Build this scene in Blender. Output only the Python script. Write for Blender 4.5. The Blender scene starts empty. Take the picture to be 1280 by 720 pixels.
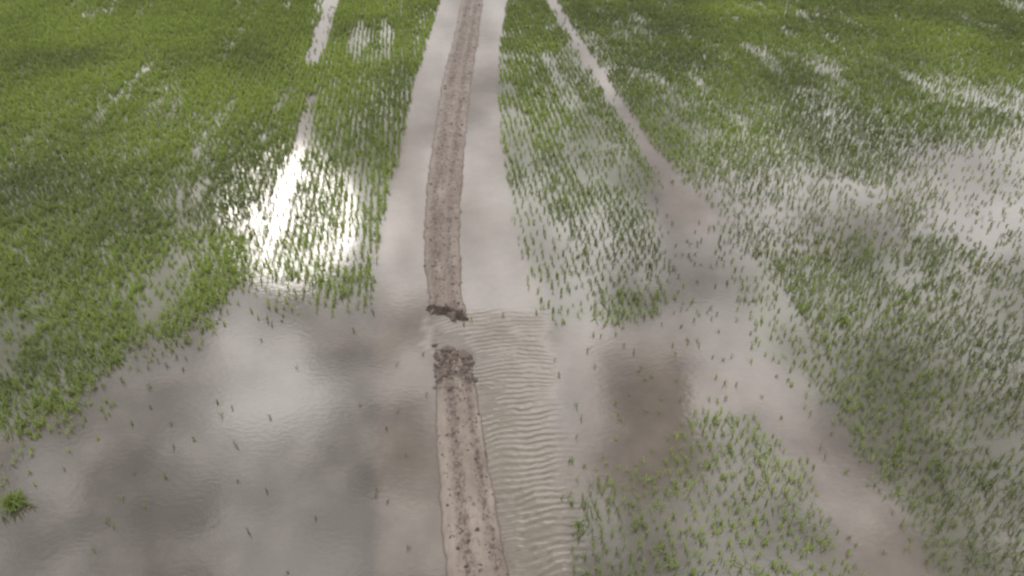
import bpy, math, numpy as np
from mathutils import Vector
rng=np.random.default_rng(7)
H=12.0; PITCH=math.radians(35.5); FPX=924.0
CT,ST=math.cos(PITCH),math.sin(PITCH)

# ---- survey: turn measurements of the photograph into ground coordinates (metres, z=0)
def ray(u,v):
    a=(u-640)/FPX; b=(360-v)/FPX
    return np.array([a, CT+b*ST, -ST+b*CT])
def G(u,v):
    d=ray(u,v); t=H/-d[2]
    return (d[0]*t, d[1]*t)
def poly(pts): return np.array([G(*p) for p in pts])

# ---- numpy value noise
_perm=rng.random((512,512))
def vnoise(x,y):
    x=np.asarray(x,float)+1000.0; y=np.asarray(y,float)+1000.0
    xi=np.floor(x).astype(int); yi=np.floor(y).astype(int)
    fx=x-xi; fy=y-yi
    fx=fx*fx*(3-2*fx); fy=fy*fy*(3-2*fy)
    g=lambda i,j:_perm[i%512,j%512]
    return (g(xi,yi)*(1-fx)+g(xi+1,yi)*fx)*(1-fy)+(g(xi,yi+1)*(1-fx)+g(xi+1,yi+1)*fx)*fy
def fbm(x,y,o=4):
    s=0;a=1;t=0
    for k in range(o):
        s=s+a*vnoise(x*2**k+k*17.3,y*2**k+k*9.1); t+=a; a*=.5
    return s/t*2-1
def sdf(P,X,Y):
    n=len(P); d=np.full(X.shape,1e18); ins=np.zeros(X.shape,bool)
    for i in range(n):
        ax,ay=P[i]; bx,by=P[(i+1)%n]
        ex,ey=bx-ax,by-ay; wx,wy=X-ax,Y-ay
        t=np.clip((wx*ex+wy*ey)/(ex*ex+ey*ey+1e-12),0,1)
        d=np.minimum(d,(wx-ex*t)**2+(wy-ey*t)**2)
        c=((ay>Y)!=(by>Y))
        if abs(ey)>1e-12:
            c&=(X<ex*(Y-ay)/ey+ax); ins^=c
    d=np.sqrt(d); return np.where(ins,-d,d)
def sstep(a,b,x):
    t=np.clip((x-a)/(b-a),0,1); return t*t*(3-2*t)

ROW=np.array([-0.122,1.0]); ROW/=np.linalg.norm(ROW); ACR=np.array([ROW[1],-ROW[0]])

# ---- features (pixel survey -> ground)
CH=poly([(575,-140),(556,-40),(550,0),(535,50),(515,110),(500,190),(482,260),(470,340),(466,400),
         (668,390),(640,280),(628,200),(622,110),(625,60),(635,0),(640,-40),(640,-140)])
WL=poly([(490,378),(400,376),(350,365),(290,355),(250,390),(205,440),(130,500),(40,565),(-60,600),(-300,640),
         (-300,1000),(735,1000),(712,720),(702,600),(690,385),(655,380)])
WR=poly([(640,390),(845,392),(870,385),(940,410),(990,470),(1050,535),(1110,620),(1175,720),(1240,900),(1170,900),
         (1100,720),(1070,670),(1000,610),(960,565),(930,525),(900,515),(860,555),(800,595),(740,595),(695,610),(690,500)])
TR=poly([(650,-60),(682,0),(737,90),(783,160),(822,225),(838,270),(870,300),(895,270),(850,220),
         (798,150),(752,85),(696,0),(660,-60)])
TR2=poly([(825,245),(838,290),(852,390),(950,420),(920,365),(885,290),(857,245)])
TL1=poly([(425,-50),(405,0),(396,35),(378,78),(400,80),(412,40),(424,0),(442,-50)])
TL2=poly([(384,118),(373,160),(360,210),(348,250),(337,290),(331,330),(340,330),(351,290),(368,240),(376,210),(389,160),(396,118)])
GL=poly([(285,262),(310,240),(350,228),(380,250),(375,275),(340,295),(300,292)])
GL2=poly([(405,305),(440,295),(472,300),(470,335),(405,335)])
RC=poly([(625,290),(720,280),(850,310),(850,392),(650,392)])
RP=poly([(1110,225),(1190,190),(1290,175),(1450,190),(1450,310),(1280,310),(1200,285),(1150,258)])
RP2=poly([(870,240),(980,225),(1100,225),(1150,265),(1050,290),(930,310)])
ISL=poly([(690,560),(900,500),(1000,590),(1140,740),(1140,950),(690,950)])
NR=poly([(950,380),(1500,330),(1700,1000),(1180,1000)])
RIP=poly([(598,398),(672,398),(688,470),(698,560),(708,640),(718,760),(722,960),(650,960),(636,760),(615,600),(600,500)])
FEAT=[(CH,.08,.10,0.0),(WL,.9,1.3,.02),(WR,.4,1.0,.10),(TR,.12,.25,.04),(TR2,.45,.7,.15),(TL1,.10,.2,.10),(TL2,.12,.2,.15),
      (GL,.8,1.,.6),(GL2,.7,1.,.65),(RC,1.2,1.0,.72),(RP,1.6,2.,.26),(RP2,1.5,2.,.60),(ISL,.5,1.0,.72),(NR,1.5,1.2,.85),(RIP,.12,.15,0.0)]
def density(X,Y):
    D=np.ones(X.shape)
    n1=fbm(X*1.1,Y*1.1,3); n2=fbm(X*.45+40,Y*.45,4)
    for P,s,amp,res in FEAT:
        n=n1 if amp<.5 else n2
        f=sstep(-s,s,sdf(P,X,Y)+n*amp)
        D*=res+(1-res)*f
    return D

# ---- helpers
def mesh_np(name,V,F4=None,F3=None,smooth=False):
    me=bpy.data.meshes.new(name)
    V=np.ascontiguousarray(V,dtype=np.float32)
    me.vertices.add(len(V)); me.vertices.foreach_set("co",V.ravel())
    loops=[];starts=[];off=0
    for F,k in ((F4,4),(F3,3)):
        if F is None or len(F)==0: continue
        loops.append(np.asarray(F,dtype=np.int32).ravel())
        starts.append(off+np.arange(len(F),dtype=np.int32)*k); off+=len(F)*k
    L=np.concatenate(loops); S=np.concatenate(starts).astype(np.int32)
    me.loops.add(len(L)); me.loops.foreach_set("vertex_index",L)
    me.polygons.add(len(S)); me.polygons.foreach_set("loop_start",S)
    me.update(calc_edges=True); me.validate()
    me.polygons.foreach_set("use_smooth",np.full(len(me.polygons),smooth))
    ob=bpy.data.objects.new(name,me); bpy.context.scene.collection.objects.link(ob)
    return ob
def attr(ob,name,vals):
    a=ob.data.attributes.new(name,'FLOAT','POINT')
    a.data.foreach_set("value",np.ascontiguousarray(vals,dtype=np.float32).ravel())
def gridfaces(nx,ny):
    i=np.arange((nx-1)*(ny-1)); r=i//(nx-1); c=i%(nx-1); a=r*nx+c
    return np.stack([a,a+1,a+nx+1,a+nx],1)
class NT:
    def __init__(s,tree): s.t=tree; s.n=tree.nodes; s.l=tree.links
    def new(s,typ,**k):
        nd=s.n.new(typ)
        for a,b in k.items(): setattr(nd,a,b)
        return nd
    def put(s,v,sock):
        if isinstance(v,(int,float)): sock.default_value=v
        elif isinstance(v,(tuple,list)): sock.default_value=v if len(v)==len(sock.default_value) else (*v,1)
        else: s.l.new(v,sock)
    def math(s,op,a,b=0.0,c=None,clamp=False):
        m=s.new('ShaderNodeMath',operation=op,use_clamp=clamp); s.put(a,m.inputs[0]); s.put(b,m.inputs[1])
        if c is not None: s.put(c,m.inputs[2])
        return m.outputs[0]
    def mix(s,f,a,b):
        m=s.new('ShaderNodeMix',data_type='RGBA'); s.put(f,m.inputs[0]); s.put(a,m.inputs[6]); s.put(b,m.inputs[7]); return m.outputs[2]
    def mr(s,v,a,b,c=0.0,d=1.0,smooth=False):
        m=s.new('ShaderNodeMapRange'); m.interpolation_type='SMOOTHSTEP' if smooth else 'LINEAR'
        s.put(v,m.inputs[0])
        for k,x in zip((1,2,3,4),(a,b,c,d)): s.put(x,m.inputs[k])
        return m.outputs[0]
    def at(s,name): return s.new('ShaderNodeAttribute',attribute_name=name).outputs['Fac']
    def noise(s,vec,scale,detail=4,rough=.55):
        m=s.new('ShaderNodeTexNoise'); m.inputs['Scale'].default_value=scale; m.inputs['Detail'].default_value=detail
        m.inputs['Roughness'].default_value=rough; s.l.new(vec,m.inputs['Vector']); return m
    def mapping(s,vec,sc,rot=(0,0,0)):
        m=s.new('ShaderNodeMapping'); m.inputs['Scale'].default_value=sc; m.inputs['Rotation'].default_value=rot; s.l.new(vec,m.inputs[0]); return m.outputs[0]
def newmat(name):
    m=bpy.data.materials.new(name); m.use_nodes=True; m.node_tree.nodes.clear()
    t=NT(m.node_tree); out=t.new('ShaderNodeOutputMaterial'); return m,t,out

# =================== WATER ===================
xs=np.concatenate([[-900,-400,-200,-110,-70],np.arange(-45,45.01,.16),[70,110,200,400,900]])
ys=np.concatenate([[-300,-120,-50,-20,-5,1],np.arange(4,60.01,.16),[75,100,150,250,450,900,1500]])
X,Y=np.meshgrid(xs,ys); X=X.ravel();Y=Y.ravel()
water=mesh_np("water",np.stack([X,Y,X*0],1),gridfaces(len(xs),len(ys)),smooth=True)
r=sstep(.35,-.3,sdf(RIP,X,Y)+.25*fbm(X*.9,Y*.9,2))
GAP=poly([(550,398),(610,396),(660,405),(640,430),(600,432),(550,425)])
g=sstep(.35,-.3,sdf(GAP,X,Y))
al=X*ROW[0]+Y*ROW[1]; ac=X*ACR[0]+Y*ACR[1]
c0=G(655,560); c0=c0[0]*ACR[0]+c0[1]*ACR[1]
attr(water,"ripple",np.clip(r+.4*g,0,1))
attr(water,"phase",al/.17+ .40*(ac-c0)**2 + 1.2*fbm(X*.8,Y*.8,2))
CHL=poly([(575,-140),(550,0),(515,110),(500,190),(470,340),(470,720),(470,1000),(735,1000),(712,720),(690,400),(640,280),(622,110),(635,0),(640,-140)])
silt=.50*sstep(.16,-.16,sdf(CHL,X,Y)+.10*fbm(X,Y,3))
silt=np.maximum(silt,.5*sstep(1.2,-1.2,sdf(WR,X,Y)+.9*fbm(X*.4,Y*.4,3)))
silt=np.maximum(silt,.5*sstep(.4,-.3,sdf(TR,X,Y)))
silt+=.34*fbm(X*.3+9,Y*.3,4)+.12
foam=poly([(530,398),(535,398),(538,418),(537,436),(533,436),(532,418)])
attr(water,"foam",.35*sstep(.14,-.05,sdf(foam,X,Y)+.25*fbm(X*5,Y*5,3)))
attr(water,"silt",np.clip(silt,0,1))
attr(water,"veg",density(X,Y)**4)
m,t,out=newmat("muddy_water")
tc=t.new('ShaderNodeTexCoord').outputs['Object']
nz=t.noise(tc,.6,5,.70); nf=t.noise(t.mapping(tc,(1,1.6,1)),6,2,.6)
s=t.math('ADD',t.at("silt"),t.mr(nz.outputs[0],.3,.7,-.36,.36))
col=t.mix(t.math('MAXIMUM',s,0,clamp=True),(.088,.073,.058),(.195,.158,.127))
col=t.mix(t.math('MULTIPLY',t.at("ripple"),.65),col,(.14,.108,.072))
col=t.mix(t.math('MULTIPLY',t.at("veg"),.5),col,(.10,.125,.055))
col=t.mix(t.at("foam"),col,(.45,.42,.38))
ph=t.math('ADD',t.math('MULTIPLY',t.at("phase"),6.2832),t.math('MULTIPLY',t.noise(tc,1.8,2).outputs[0],8.0))
wv=t.math('MULTIPLY',t.math('SINE',ph),t.math('MULTIPLY',t.at("ripple"),t.mr(t.noise(tc,1.4,2).outputs[0],.38,.62,.25,1.0)))
hgt=t.math('ADD',t.math('MULTIPLY',wv,.0046),t.math('MULTIPLY',nf.outputs[0],.0013))
bp=t.new('ShaderNodeBump'); bp.inputs['Strength'].default_value=1; bp.inputs['Distance'].default_value=1; t.l.new(hgt,bp.inputs['Height'])
df=t.new('ShaderNodeBsdfDiffuse'); t.l.new(col,df.inputs['Color']); t.l.new(bp.outputs[0],df.inputs['Normal'])
gl=t.new('ShaderNodeBsdfGlossy'); gl.inputs['Roughness'].default_value=.06; gl.inputs['Color'].default_value=(1,.972,.95,1); t.l.new(bp.outputs[0],gl.inputs['Normal'])
fr=t.new('ShaderNodeFresnel'); fr.inputs['IOR'].default_value=2.0; t.l.new(bp.outputs[0],fr.inputs['Normal'])
mx=t.new('ShaderNodeMixShader'); t.l.new(fr.outputs[0],mx.inputs[0]); t.l.new(df.outputs[0],mx.inputs[1]); t.l.new(gl.outputs[0],mx.inputs[2])
t.l.new(mx.outputs[0],out.inputs[0]); water.data.materials.append(m)

# =================== GROUND under everything ===================
gnd=mesh_np("ground",np.array([[-3000,-3000,-.35],[3000,-3000,-.35],[3000,4000,-.35],[-3000,4000,-.35]]),np.array([[0,1,2,3]]))
m,t,out=newmat("paddy_mud")
tc=t.new('ShaderNodeTexCoord').outputs['Object']; b=t.new('ShaderNodeBsdfPrincipled')
t.l.new(t.mix(t.noise(tc,.4,5).outputs[0],(.12,.10,.08),(.2,.16,.12)),b.inputs['Base Color']); b.inputs['Roughness'].default_value=.9
t.l.new(b.outputs[0],out.inputs[0]); gnd.data.materials.append(m)

# =================== LEVEE ===================
LV=[(-140,596,612),(-60,586,606),(0,577,604),(50,566,598),(100,553,590),(150,545,585),(200,538,580),(250,531,577),(300,528,576),
    (350,531,577),(380,535,580),(430,540,592),(480,542,594),(550,545,605),(600,547,615),(660,551,626),(720,555,638),(860,562,672),(1000,570,705)]
Lp=np.array([G(l,v) for v,l,r_ in LV]); Rp=np.array([G(r_,v) for v,l,r_ in LV])
Lp=Lp[::-1];Rp=Rp[::-1]
C=(Lp+Rp)/2; W=np.linalg.norm(Rp-Lp,axis=1)
seg=np.concatenate([[0],np.cumsum(np.linalg.norm(np.diff(C,axis=0),axis=1))])
NS=int(seg[-1]/.04); S=np.linspace(0,seg[-1],NS)
def sm(vals,k=31):
    v=np.interp(S,seg,vals); p=np.pad(v,k,mode='edge'); return np.convolve(p,np.ones(2*k+1)/(2*k+1),'valid')
cx,cy,w=sm(C[:,0]),sm(C[:,1]),sm(W)
tx,ty=np.gradient(cx),np.gradient(cy); L_=np.hypot(tx,ty); tx/=L_;ty/=L_
g0=G(560,430)[1]; g1=G(560,397)[1]
NU=64; U=np.linspace(-1.4,1.4,NU)
UU,SS=np.meshgrid(U,S); WW=np.repeat(w[:,None],NU,1)
CX=np.repeat(cx[:,None],NU,1)+UU*WW/2*ty[:,None]; CY=np.repeat(cy[:,None],NU,1)-UU*WW/2*tx[:,None]
edge=1+.12*fbm(SS*.8,UU*.3+5,3)+.07*fbm(SS*3.5,UU+9,3)
q=np.abs(UU)/edge
prof=np.where(q<1,(1-q**2.6),(1-q)*1.2)
farf=sstep(g0,g1,CY)
hh=.15*prof+.045*fbm(CX*6,CY*4.5,4)*np.clip(prof+.2,0,1)
hh+=.016*np.cos(UU*9)*np.clip(prof,0,1)*(1-farf) - .06*farf*np.exp(-((UU-.02)/.16)**2)
hh-=.01
yb=CY+.45*fbm(CX*2.6,CY*.5,4)
gap=sstep(g0-.25,g0+.05,yb)*sstep(g1+.12,g1-.10,yb)
crum=np.exp(-((CY-(g0-.5))/.8)**2)*(CY<g0)
hh=hh*(1-gap)-.14*gap - crum*.05 + crum*.10*np.abs(fbm(CX*7,CY*7,3))
near=np.exp(-np.abs(CY-g1)/.22)*(CY>g1-.3)+ .9*np.exp(-((CY-(g0-.95))/.75)**2)*sstep(-.2,.3,fbm(CX*4.5,CY*4.5,4))
lev_parent=bpy.data.objects.new("earth_levee",None); bpy.context.scene.collection.objects.link(lev_parent)
lev=mesh_np("bank",np.stack([CX.ravel(),CY.ravel(),hh.ravel()],1),gridfaces(NU,NS),smooth=True); lev.parent=lev_parent
attr(lev,"u",UU.ravel()); attr(lev,"wet",np.clip(near,0,1).ravel()); attr(lev,"h",hh.ravel()); attr(lev,"far",farf.ravel())
m,t,out=newmat("levee_soil")
tc=t.new('ShaderNodeTexCoord').outputs['Object']; b=t.new('ShaderNodeBsdfPrincipled')
u=t.at("u"); n0=t.noise(t.mapping(tc,(1,.35,1)),2.0,5,.6).outputs[0]; fa=t.at("far")
col=t.mix(t.mr(n0,.35,.65),(.21,.165,.135),(.35,.29,.25))
def band(c,wd):
    cc=t.math('ADD',t.math('MULTIPLY',fa,-.22),c)
    return t.mr(t.math('ABSOLUTE',t.math('SUBTRACT',t.math('ADD',u,t.math('MULTIPLY',t.math('SUBTRACT',n0,.5),.5)),cc)),0.0,wd,1.0,0.0,True)
bands=t.math('MAXIMUM',band(-.22,.36),band(.60,.28))
sp=t.noise(t.mapping(tc,(1,.6,1)),13,4,.75).outputs[0]
dk=t.math('MULTIPLY',t.mr(sp,.47,.60),t.math('ADD',t.math('MULTIPLY',bands,.85),.12),clamp=True)
col=t.mix(dk,col,(.075,.055,.045))
col=t.mix(t.math('MULTIPLY',bands,.35),col,(.11,.082,.065))
col=t.mix(t.math('MULTIPLY',fa,.25),col,(.16,.118,.092))
col=t.mix(t.mr(t.at("h"),.04,.0),col,(.12,.09,.07))
col=t.mix(t.math('MULTIPLY',t.at("wet"),.7),col,(.055,.041,.033))
t.l.new(col,b.inputs['Base Color']); b.inputs['Roughness'].default_value=.6
bp=t.new('ShaderNodeBump'); bp.inputs['Strength'].default_value=.5; bp.inputs['Distance'].default_value=.02; t.l.new(sp,bp.inputs['Height']); t.l.new(bp.outputs[0],b.inputs['Normal'])
t.l.new(b.outputs[0],out.inputs[0]); lev.data.materials.append(m)

import bmesh
bm=bmesh.new(); bmesh.ops.create_icosphere(bm,subdivisions=1,radius=1); bm.verts.ensure_lookup_table()
IV=np.array([v.co[:] for v in bm.verts]); IF=np.array([[v.index for v in f.verts] for f in bm.faces]); bm.free()
def clods(name,idx_s,uu,size,dark):
    n=len(uu); si=np.clip(idx_s,0,NS-1); ui=np.clip(((uu+1.4)/2.8*(NU-1)).round().astype(int),0,NU-1)
    P=np.stack([CX[si,ui],CY[si,ui],hh[si,ui]],1); P[:,:2]+=rng.normal(0,.02,(n,2))
    sc=size[:,None,None]*np.stack([rng.uniform(.7,1.5,n),rng.uniform(.7,1.5,n),rng.uniform(.45,.9,n)],1)[:,None,:]
    V=IV[None]*sc*(1+rng.uniform(-.3,.3,(n,12,1)))
    a=rng.uniform(0,6.28,n)[:,None]; x=V[...,0]*np.cos(a)-V[...,1]*np.sin(a); y=V[...,0]*np.sin(a)+V[...,1]*np.cos(a)
    V=np.stack([x,y,V[...,2]],2)+P[:,None,:]
    F=(IF[None]+12*np.arange(n)[:,None,None]).reshape(-1,3)
    ob=mesh_np(name,V.reshape(-1,3),None,F); attr(ob,"dark",np.repeat(dark,12)); ob.parent=lev_parent; return ob
n=6500
uu=np.where(rng.random(n)<.6,rng.normal(-.26,.24,n),rng.normal(.55,.2,n)); k=rng.random(n)<.15; uu=np.where(k,rng.uniform(-1,1,n),uu)
c1=clods("soil_clods",rng.integers(0,NS,n),np.clip(uu,-1.0,1.0),rng.gamma(2.2,.0058,n)+.005,rng.uniform(.0,1,n))
n=240; ys_=rng.normal(g0-.85,.5,n); ys_=np.minimum(ys_,g0+.02-rng.random(n)*.15); idx=np.array([np.argmin(np.abs(cy-y_)) for y_ in ys_])
c2=clods("collapsed_clods",idx,rng.uniform(-.95,.95,n),rng.gamma(2.2,.013,n)+.008,rng.uniform(.1,1,n))
m,t,out=newmat("clod_soil"); b=t.new('ShaderNodeBsdfPrincipled')
t.l.new(t.mix(t.at("dark"),(.26,.205,.172),(.075,.057,.047)),b.inputs['Base Color']); b.inputs['Roughness'].default_value=.9; t.l.new(b.outputs[0],out.inputs[0])
c1.data.materials.append(m); c2.data.materials.append(m)

# undercut wet lip at the far side of the breach: sloping cut face, ragged
A=np.array(G(534,387));B=np.array(G(585,400)); nl=90; nw=20
tt=np.linspace(0,1,nl)[:,None]; ww_=np.linspace(-1,1,nw)[None,:]
wid=.19*np.sin(np.pi*np.clip(tt,.03,.97))**.4*(1+.45*fbm(tt*7,tt*0+3,3))
dx,dy=(B-A)/np.linalg.norm(B-A)
bx=A[0]+(B[0]-A[0])*tt-dy*wid*ww_; by=A[1]+(B[1]-A[1])*tt+dx*wid*ww_+.10*np.sin(tt*3.1)+.05*fbm(tt*9,tt*0,3)
bz=.16*sstep(-1.0,.1,ww_)*sstep(1.2,.4,ww_)*np.sin(np.pi*np.clip(tt,.02,.98))**.3-.03+.06*fbm(bx*8,by*8,4)
lip=mesh_np("eroded_lip",np.stack([bx.ravel(),by.ravel(),(bz+.02).ravel()],1),gridfaces(nw,nl),smooth=True); lip.parent=lev_parent
m,t,out=newmat("wet_soil"); b=t.new('ShaderNodeBsdfPrincipled'); tc=t.new('ShaderNodeTexCoord').outputs['Object']
t.l.new(t.mix(t.mr(t.noise(tc,10,4,.7).outputs[0],.35,.65),(.025,.017,.013),(.12,.083,.064)),b.inputs['Base Color']); b.inputs['Roughness'].default_value=.8
t.l.new(b.outputs[0],out.inputs[0]); lip.data.materials.append(m)

# =================== RICE ===================
DA,DL=.215,.125
ai=np.arange(-48,60,DA); li=np.arange(4,66,DL)
AA,LL=np.meshgrid(ai,li); AA=AA.ravel();LL=LL.ravel()
AA=AA+.05*fbm(LL*.5,AA*.2,2)+rng.normal(0,.022,AA.shape); LL=LL+rng.normal(0,.05,LL.shape)
def toxy(a,l): return a*ACR[0]+l*ROW[0], a*ACR[1]+l*ROW[1]
X1,Y1=toxy(AA,LL)
ex=180000; X2=rng.uniform(-45,45,ex);Y2=rng.uniform(4,60,ex)
def infr(X,Y): return (np.abs(X)<(.814*Y+7)*.693*1.13+1.2)&(Y>6.2)&(Y<58)
k=infr(X1,Y1); X1,Y1=X1[k],Y1[k]; k=infr(X2,Y2); X2,Y2=X2[k],Y2[k]
levx=lambda Y:np.interp(Y,cy,cx)
def fields(X,Y):
    D=density(X,Y); a=X*ACR[0]+Y*ACR[1]; l=X*ROW[0]+Y*ROW[1]
    left=X<levx(Y)
    st=fbm(a/.9,l/8.0,3); big=fbm(a/4+30,l/7,4); patch=fbm(X/1.6,Y/1.6+50,4)
    thin=np.where(left,sstep(-.80,-.10,st+.35*big+.4*patch),sstep(-.75,.15,.8*st+.5*big+.6*patch))
    base=np.where(left,.38+.62*thin,.34+.66*thin)
    return D*base,left,D
D1,l1,_=fields(X1,Y1); k=rng.random(len(X1))<D1*1.05; X1,Y1,D1,l1=X1[k],Y1[k],D1[k],l1[k]
D2,l2,_=fields(X2,Y2)
tr_y=[G(318,345)[1],G(343,250)[1],G(382,118)[1],G(405,0)[1]]; tr_x=[G(318,345)[0],G(343,250)[0],G(382,118)[0],G(405,0)[0]]
rowsL=X2>np.interp(Y2,tr_y,tr_x)
fary=sstep(22,42,Y2)
p=np.where(l2&~rowsL,sstep(.3,.9,D2),np.where(l2,sstep(.6,1,D2)*(.40+.5*fary),sstep(.4,1,D2)*(.25+.45*fary))); k=rng.random(len(X2))<p
X2,Y2,D2,l2=X2[k],Y2[k],D2[k],l2[k]
PX=np.concatenate([X1,X2]);PY=np.concatenate([Y1,Y2]);PD=np.concatenate([D1,D2]);PL=np.concatenate([l1,l2]); PR=np.concatenate([np.zeros(len(X1)),np.ones(len(X2))])
# one bigger weed tuft in the washout
wx,wy=G(18,630); nn=40
PX=np.concatenate([PX,wx+rng.normal(0,.10,nn)]);PY=np.concatenate([PY,wy+rng.normal(0,.10,nn)]);PD=np.concatenate([PD,np.ones(nn)]);PL=np.concatenate([PL,np.ones(nn,bool)]);PR=np.concatenate([PR,np.ones(nn)])
hs=rng.uniform(.65,1.25,len(PX))*(.62+.4*np.clip(PD,0,1))*np.where(PL,1.0,.93)
tint=np.clip(.5+.8*fbm(PX*.22,PY*.22,4)+rng.normal(0,.13,len(PX))+np.where(PL,.15,-.02)-np.where(PD<.15,.5,0),0,1)
tint[-nn:]=.45
nb=np.where(PY<20,5,4); rep=np.repeat(np.arange(len(PX)),nb); N=len(rep)
az=rng.uniform(0,2*np.pi,N); lean=rng.uniform(.05,.62,N)+PR[rep]*rng.uniform(.1,.5,N)
ln=.215*hs[rep]*rng.uniform(.65,1.15,N)*(1+.2*PR[rep]); bw=np.interp(PY[rep],[8,20,45],[.008,.011,.017])*rng.uniform(.8,1.3,N)*(1+.35*PR[rep])
bx=PX[rep]+rng.normal(0,.015,N); by=PY[rep]+rng.normal(0,.015,N)
def pt(f,le):
    r_=np.sin(le)*ln*f; return bx+np.cos(az)*r_, by+np.sin(az)*r_, np.cos(le)*ln*f-.01*(f==0)
sx,sy=-np.sin(az),np.cos(az)
x0,y0,z0=pt(0.0,lean);x1,y1,z1=pt(.55,lean);x2,y2,z2=pt(1.0,lean*1.35)
V=np.stack([np.stack([x0-sx*bw*.6,y0-sy*bw*.6,z0],1),np.stack([x0+sx*bw*.6,y0+sy*bw*.6,z0],1),
            np.stack([x1-sx*bw,y1-sy*bw,z1],1),np.stack([x1+sx*bw,y1+sy*bw,z1],1),np.stack([x2,y2,z2],1)],1)
o=5*np.arange(N)[:,None]
rice=mesh_np("rice_crop",V.reshape(-1,3),o+np.array([[0,1,3,2]]),o+np.array([[2,3,4]]))
attr(rice,"tint",np.repeat(np.clip(tint[rep]+rng.normal(0,.12,N),0,1),5))
m,t,out=newmat("rice_leaf")
ti=t.at("tint")
col=t.mix(ti,(.18,.215,.10),(.36,.45,.12))
df=t.new('ShaderNodeBsdfDiffuse');tr=t.new('ShaderNodeBsdfTranslucent'); t.l.new(col,df.inputs[0]); t.l.new(col,tr.inputs[0])
mx=t.new('ShaderNodeMixShader'); mx.inputs[0].default_value=.45; t.l.new(df.outputs[0],mx.inputs[1]); t.l.new(tr.outputs[0],mx.inputs[2])
t.l.new(mx.outputs[0],out.inputs[0]); rice.data.materials.append(m)

# =================== SKY ===================
wd=bpy.data.worlds.new("World"); bpy.context.scene.world=wd; wd.use_nodes=True; wd.node_tree.nodes.clear()
t=NT(wd.node_tree); out=t.new('ShaderNodeOutputWorld')
def sky_dir(u,v):
    d=ray(u,v); d=d/np.linalg.norm(d); return Vector((d[0],d[1],-d[2]))
sd=sky_dir(362,270)
sky=t.new('ShaderNodeTexSky',sky_type='NISHITA'); sky.sun_disc=False
sky.sun_elevation=math.asin(sd.z); sky.sun_rotation=math.atan2(sd.x,sd.y)
b1=t.new('ShaderNodeBackground'); t.l.new(sky.outputs[0],b1.inputs[0]); b1.inputs[1].default_value=.10
tc=t.new('ShaderNodeTexCoord').outputs['Generated']
sep=t.new('ShaderNodeSeparateXYZ'); t.l.new(tc,sep.inputs[0])
zz=t.math('ADD',t.math('MAXIMUM',sep.outputs[2],0.0),.12)
cmb=t.new('ShaderNodeCombineXYZ'); t.l.new(t.math('DIVIDE',sep.outputs[0],zz),cmb.inputs[0]); t.l.new(t.math('DIVIDE',sep.outputs[1],zz),cmb.inputs[1])
cn=t.noise(cmb.outputs[0],4.2,5,.6).outputs[0]
dn=t.noise(tc,8,4,.6)
sub=t.new('ShaderNodeVectorMath',operation='SUBTRACT'); t.l.new(dn.outputs['Color'],sub.inputs[0]); sub.inputs[1].default_value=(.5,.5,.5)
scl=t.new('ShaderNodeVectorMath',operation='SCALE'); t.l.new(sub.outputs[0],scl.inputs[0]); scl.inputs['Scale'].default_value=.22
add=t.new('ShaderNodeVectorMath',operation='ADD'); t.l.new(tc,add.inputs[0]); t.l.new(scl.outputs[0],add.inputs[1])
nrm=t.new('ShaderNodeVectorMath',operation='NORMALIZE'); t.l.new(add.outputs[0],nrm.inputs[0])
val=t.mr(cn,.38,.62,.62,1.9,True)
for (u,v,rad,amp) in [(355,260,7,1.2),(440,315,6,.9),(700,325,9,1.2),(1240,225,9,.8),(560,300,8,.6),(740,425,5,.8),(340,490,6,1.4),(685,500,5,1.3),(980,230,8,.7),
                      (825,545,5,-1.5),(775,470,6,-.6),(420,600,9,-.3),(60,650,14,-.2),(960,440,8,.6)]:
    c=sky_dir(u,v); dt=t.new('ShaderNodeVectorMath',operation='DOT_PRODUCT'); t.l.new(nrm.outputs[0],dt.inputs[0]); dt.inputs[1].default_value=c
    val=t.math('ADD',val,t.mr(dt.outputs['Value'],math.cos(math.radians(rad)),1.0,0.0,amp,True))
val=t.math('MAXIMUM',val,.28)
b2=t.new('ShaderNodeBackground'); b2.inputs[0].default_value=(1,.985,.97,1); t.l.new(val,b2.inputs[1])
mx=t.new('ShaderNodeMixShader'); mx.inputs[0].default_value=.88; t.l.new(b1.outputs[0],mx.inputs[1]); t.l.new(b2.outputs[0],mx.inputs[2]); t.l.new(mx.outputs[0],out.inputs[0])

sl=bpy.data.lights.new("sun","SUN"); sl.energy=.15; sl.angle=math.radians(10); sl.color=(1,.96,.9)
so=bpy.data.objects.new("sun",sl); so.rotation_euler=sd.to_track_quat('Z','Y').to_euler(); so.location=(0,0,40); bpy.context.scene.collection.objects.link(so)

cam=bpy.data.cameras.new("camera"); cam.lens=26; cam.sensor_width=36; cam.clip_end=6000
cam.dof.use_dof=True; cam.dof.focus_distance=2.0; cam.dof.aperture_fstop=4.0
co=bpy.data.objects.new("camera",cam); co.location=(0,0,H); co.rotation_euler=(math.pi/2-PITCH,0,0); bpy.context.scene.collection.objects.link(co)
bpy.context.scene.camera=co
sc=bpy.context.scene; sc.view_settings.view_transform='Standard'; sc.view_settings.look='None'; sc.view_settings.exposure=0
